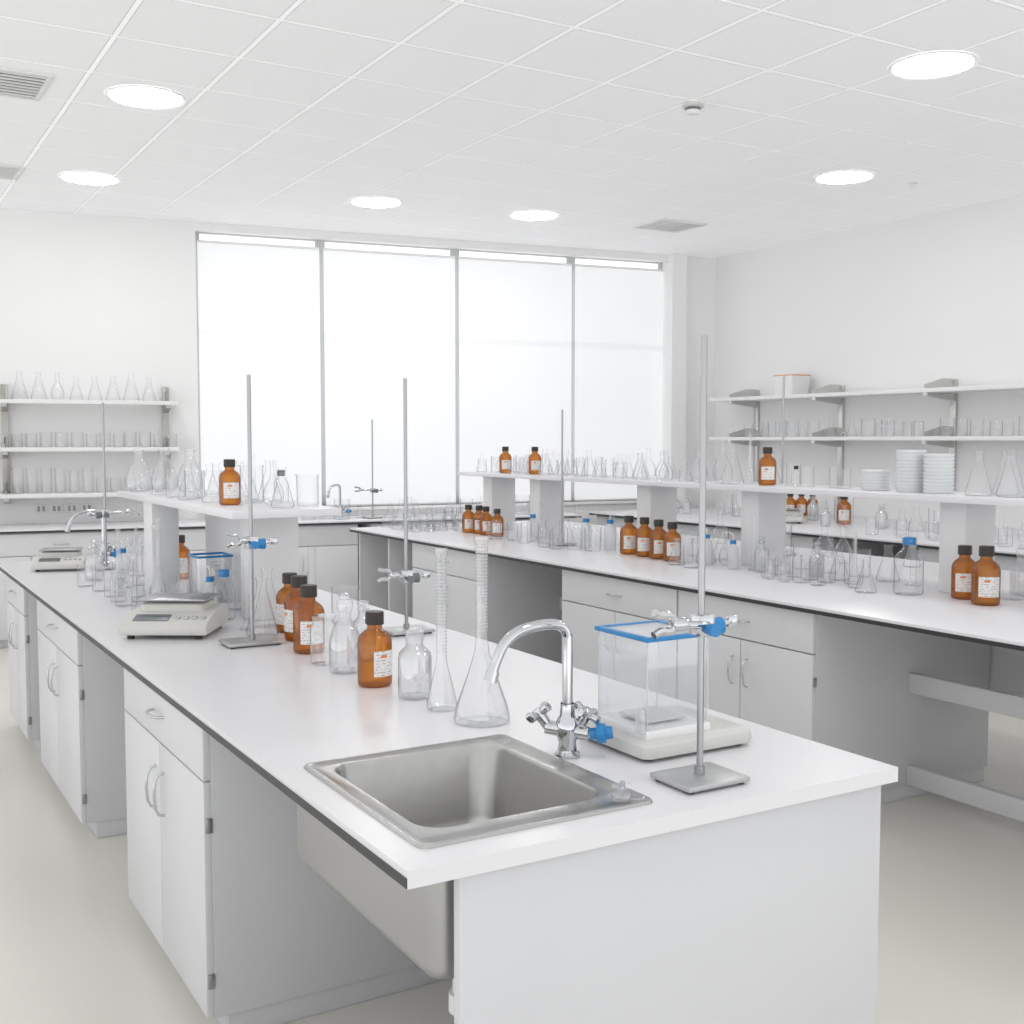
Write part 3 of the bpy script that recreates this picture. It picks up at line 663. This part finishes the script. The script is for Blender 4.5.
# ------------------------------------------------------------------ bench B
GB='amber bottles on the island bench'
for x,y,h,o in ((4.19,5.66,.235,.2),(4.18,5.49,.235,.0),(4.17,5.34,.23,.3),(4.16,5.20,.225,.2),(4.12,7.60,.21,.2),(4.14,7.47,.21,.1),(4.12,7.33,.21,.3),(4.13,7.18,.20,0),
   (4.28,3.30,.235,.1),(4.20,3.13,.25,.3)): amb(x,y,TOP,h,o,GB)
gB='glassware on the island bench'
LB=(3.7,5.38)
for k,x,y,h,w in (('widebottle',4.18,3.52,.265,1.0),('bluebottle',4.15,6.72,.19,.9),('beaker',4.05,6.05,.14,.9),('beaker',4.10,5.92,.15,.9),('wash',4.2,6.14,.24,1),('wash',4.22,5.90,.25,1),
   ('tall',4.14,3.80,.30,.7),('erl',4.06,3.66,.15,1),('wash',4.18,4.70,.20,1),('stopbottle',4.22,4.52,.19,.9),('wash',4.18,4.92,.22,1),
   ('beaker',4.20,4.38,.13,1),('beaker',4.19,4.26,.12,1),('beaker',4.19,4.14,.12,1),('beaker',4.18,4.02,.12,1),('beaker',4.24,3.90,.12,1),
   ('beaker',4.08,4.32,.11,.9),('beaker',4.08,4.20,.11,.9),('beaker',4.07,4.08,.12,.9),('jar',4.02,4.14,.10,1),('jar',4.03,4.27,.10,1),('erl',4.06,3.96,.13,.9),
   ('cyl',4.24,4.60,.28,.9),('flo',4.13,6.55,.19,1),('erl',4.1,6.9,.15,1),('beaker',4.05,6.8,.13,1),('beaker',4.02,6.62,.13,1),('cyl',4.20,6.25,.27,.9),
   ('beaker',4.15,5.08,.14,1),('erl',4.06,5.02,.15,1),('beaker',4.03,4.86,.13,1),('erl',4.26,5.02,.2,.9),('flo',4.28,4.86,.2,.9),('cyl',4.28,4.40,.27,.9),('stopbottle',4.30,4.20,.18,.9),
   ('erl',4.30,4.05,.17,.9),('cyl',4.32,3.98,.25,.8),('beaker',4.0,6.3,.13,1),('beaker',3.98,6.15,.13,1),('erl',4.28,6.5,.18,1),('beaker',4.30,6.7,.14,1),('cyl',4.3,6.85,.26,1),('beaker',4.0,7.0,.13,1),
   ('erl',4.45,6.2,.17,1),('beaker',4.45,6.4,.13,1),('flo',4.45,6.6,.19,1),('beaker',4.45,6.0,.14,1),('beaker',4.45,5.4,.14,1),('erl',4.45,5.1,.18,1),('beaker',4.5,4.5,.14,1),('flo',4.5,4.3,.2,1),('beaker',4.5,4.1,.14,1),('erl',4.48,3.9,.18,1),
   ('cyl',4.45,3.72,.28,1),('beaker',4.45,3.2,.14,1),('cyl',4.5,3.0,.28,1),('erl',4.5,3.1,.2,1),('stopflask',4.6,3.25,.23,1)):
    spawn(k,x,y,TOP,h,None if k!='wash' else 2.4,w,None,gB,lim=LB)
for i in range(36):
    x=3.80+.115*(i%6)+random.uniform(-.01,.01); y=7.85+.105*(i//6)+random.uniform(-.01,.01)
    if y>8.40 or (y<8.1 and x>4.2): continue
    spawn(random.choice(['beaker','erl','beaker','beaker','erl','cyl' if i%6>3 else 'erl']),x,y,TOP,random.uniform(.10,.15),group=gB,w=1,lim=LB)
for i in range(16):
    y=7.9-.33*i
    if y<2.7: break
    spawn(random.choice(['beaker','erl','flo','cyl','beaker']),4.97+random.uniform(-.1,.2),y,TOP,random.uniform(.14,.22),group=gB,lim=LB)
gT='glassware on the raised shelf of the island bench'
amb(4.38,7.49,SH,.20,.2,GB,'amber bottle with dark cap on the raised shelf'); amb(4.42,7.13,SH,.20,.2,GB,'amber bottle with dark cap on the raised shelf'); amb(4.44,4.72,SH,.21,.1,GB,'amber bottle with dark cap on the raised shelf')
LT=(4.25,4.68)
for k,x,y,h in (('flo',4.45,5.10,.25),('erl',4.38,4.94,.23),('tall',4.55,4.98,.29),('erl',4.58,4.84,.19),('flo',4.37,5.22,.22),('beaker',4.58,4.66,.12),('blackbottle',4.48,4.54,.11),('beaker',4.44,4.42,.11),('beaker',4.5,4.27,.11),('beaker',4.45,4.17,.10)): spawn(k,x,y,SH,h,group=gT,w=.9,lim=LT)
for k,x,y,h in (('erl',4.40,3.33,.20),('erl',4.55,3.30,.20),('erl',4.42,3.18,.21),('flo',4.56,3.12,.22),('erl',4.43,3.02,.20),('erl',4.5,2.88,.19)): spawn(k,x,y,SH,h,group=gT,w=.9,lim=LT)
y=7.93; i=0
while y>5.3:
    for x in ((4.36,4.58) if i%2 else (4.42,4.60)):
        k=random.choice(['beaker','erl','beaker','erl','flo']); spawn(k,x,y,SH,{'beaker':.11,'erl':.155,'flo':.17}[k]*random.uniform(.9,1.2),group=gT,w=.92,lim=LT)
    y-=.115; i+=1
def stack(x,y,z,n,g='petri dish stacks on the raised shelf'):
    for i in range(n): spawn('dish',x+random.uniform(-.0012,.0012),y+random.uniform(-.0012,.0012),z+i*.0168,None,0,1,None,g,fixed=True)
stack(4.46,3.755,SH,12); stack(4.46,3.595,SH,11); stack(4.47,3.98,SH,6)

# ------------------------------------------------------------------ bench C and right wall shelves
GC='amber bottles on the wall bench'
for x,y,h in ((7.53,7.70,.22),(7.65,7.68,.22),(7.77,7.66,.21),(7.2,6.74,.25)): amb(x,y,TOP,h,0,GC)
gC='glassware on the wall bench'; LC=(6.4,7.9)
for i in range(40):
    x=6.85+random.uniform(0,.7); y=8.6-.14*i
    if y<3.6: break
    if 7.2<y<7.75: x=7.7
    spawn(random.choice(['beaker','erl','flo','beaker','cyl','stopbottle']),x,y,TOP,random.uniform(.14,.22),group=gC,lim=LC)
for i in range(16):
    spawn('beaker',6.60+.14*(i%2),5.9-.14*i,TOP,.12,group=gC,lim=LC)
def wall_shelf(M,length,depth,zs,ups,label,zt,zb,uw=.028,mat=M_alu):
    """local: wall at y=0, front at y=-depth, along x from 0 to length"""
    parts=[]
    for u in ups: parts.append(('upright',MB().box(u-uw,-.03,zb,u+uw,-.001,zt).mesh('u',mat,.002),None,'wide stainless steel upright'))
    for z in zs:
        parts.append(('shelf_board',box(0,-depth,z-.034,length,-.031,z,M_whp,.002),None,'thick pale shelf board'))
        for u in ups:
            pr=[(-.031,z-.095),(-depth+.01,z-.060),(-depth+.01,z-.0345),(-.031,z-.0345)]
            bm_=MB().loops([[(u-.022,a,c) for a,c in pr],[(u+.022,a,c) for a,c in pr]])
            pr=[(-.031,z+.001),(-depth,z+.001),(-depth,z+.03),(-.16,z+.085),(-.031,z+.085)]
            bm_.loops([[(u-.005,a,c) for a,c in pr],[(u+.005,a,c) for a,c in pr]])
            parts.append(('bracket',bm_.mesh('br',mat),None,'folded stainless steel shelf bracket'))
    thing('wall_shelf',label,'shelf',parts,M)
RM=T(8.0,8.95,0)@RZ(-pi/2)     # local x -> -Y, local -y -> -X
wall_shelf(RM,4.6,.38,(1.63,2.02),(.30,1.42,2.65,4.2),'long metal wall shelf with two pale boards holding glassware',2.10,TOP+.002)
for u in (.30,1.42,2.65,4.2):
    for q in (.04,.1,.16,.22,.28,.34):
        block(8.0-q,8.95-u,1.63,.02)
LM=WM@T(1.02,0,0)
wall_shelf(LM,1.58,.30,(1.16,1.54,1.93),(.22,1.50),'metal wall shelf with three boards of glassware',2.06,1.10,mat=M_aludark)
for i in range(30):
    y=8.80-.145*i
    spawn(random.choice(['beaker','erl','beaker','beaker']),7.78+random.uniform(-.04,.05),y,1.63,random.uniform(.11,.16),group='glassware on the metal wall shelf',lim=(7.63,7.96))
def lshelf(k,s,d,z,h,w=1):
    p=WM@Vector((s,-d,z)); spawn(k,p.x,p.y,z,h,group='glassware on the three-board wall shelf',w=w,lim=(1.2,2.55))
for i in range(8):
    lshelf(random.choice(['erl','flo','erl']),1.36+.145*i,.16,1.93,random.uniform(.19,.24),.85)
for i in range(12):
    lshelf('beaker',1.33+.108*i,.16,1.54,random.uniform(.11,.13))
    lshelf('beaker',1.33+.108*i,.16,1.16,random.uniform(.17,.23) if i<6 else .12,.55 if i<6 else 1)
thing('storage_box','white plastic storage box with orange edge on the wall shelf','box',
  [('body',MB().loops([rr(-.11,.11,-.11,.11,.02,0),rr(-.125,.125,-.125,.125,.02,.18)]).mesh('b',M_whp),None,None),
   ('rim',MB().loops([rr(-.128,.128,-.128,.128,.02,.1805),rr(-.128,.128,-.128,.128,.02,.189)]).mesh('l',M_orange),None,'orange rim'),
   ('lid',MB().loops([rr(-.12,.12,-.12,.12,.02,.1895),rr(-.115,.115,-.115,.115,.02,.199)]).mesh('l',M_whp),None,None)],T(7.80,7.98,2.0208))
# sockets on the window wall
for s in (1.50,1.62,1.74,1.86):
    thing('wall_socket','white double electrical socket above the bench','socket',
      [('plate',MB().box(s-.05,-.012,.985,s+.05,-.001,1.06).mesh('p',M_whp,.003),None,None),
       ('outlet',MB().box(s-.03,-.0135,1.00,s-.008,-.0122,1.045).mesh('o',M_grate),None,'grey outlet insert'),
       ('outlet',MB().box(s+.008,-.0135,1.00,s+.03,-.0122,1.045).mesh('o',M_grate),None,'grey outlet insert')],WM,'electrical sockets')
for i in range(34):
    s=2.9+.095*i+random.uniform(-.02,.02)
    p=WM@Vector((s,-random.uniform(.2,.5),0)); spawn(random.choice(['beaker','erl','flo','beaker']),p.x,p.y,TOP,random.uniform(.12,.2),group='glassware on the window bench')

# ------------------------------------------------------------------ light
w=bpy.data.worlds.new('world'); scene.world=w; w.use_nodes=True
nt=w.node_tree; bg=nt.nodes['Background']; bg.inputs[0].default_value=(.985,.99,1,1)
tc=nt.nodes.new('ShaderNodeTexCoord'); sp=nt.nodes.new('ShaderNodeSeparateXYZ'); nt.links.new(tc.outputs['Generated'],sp.inputs[0])
mr=nt.nodes.new('ShaderNodeMapRange'); mr.inputs[1].default_value=-.25; mr.inputs[2].default_value=.15; mr.inputs[3].default_value=1.9; mr.inputs[4].default_value=1.10
nt.links.new(sp.outputs[2],mr.inputs[0]); nt.links.new(mr.outputs[0],bg.inputs[1])

# ------------------------------------------------------------------ camera
cam=bpy.data.cameras.new('camera'); co=bpy.data.objects.new('camera',cam); COL.objects.link(co)
cam.sensor_width=36; cam.lens=36*1142/1024; cam.clip_end=100
co.location=(0,0,1.6); co.rotation_euler=(pi/2-math.atan(72/1142),0,-math.radians(30.65))
scene.camera=co
scene.view_settings.view_transform='Standard'
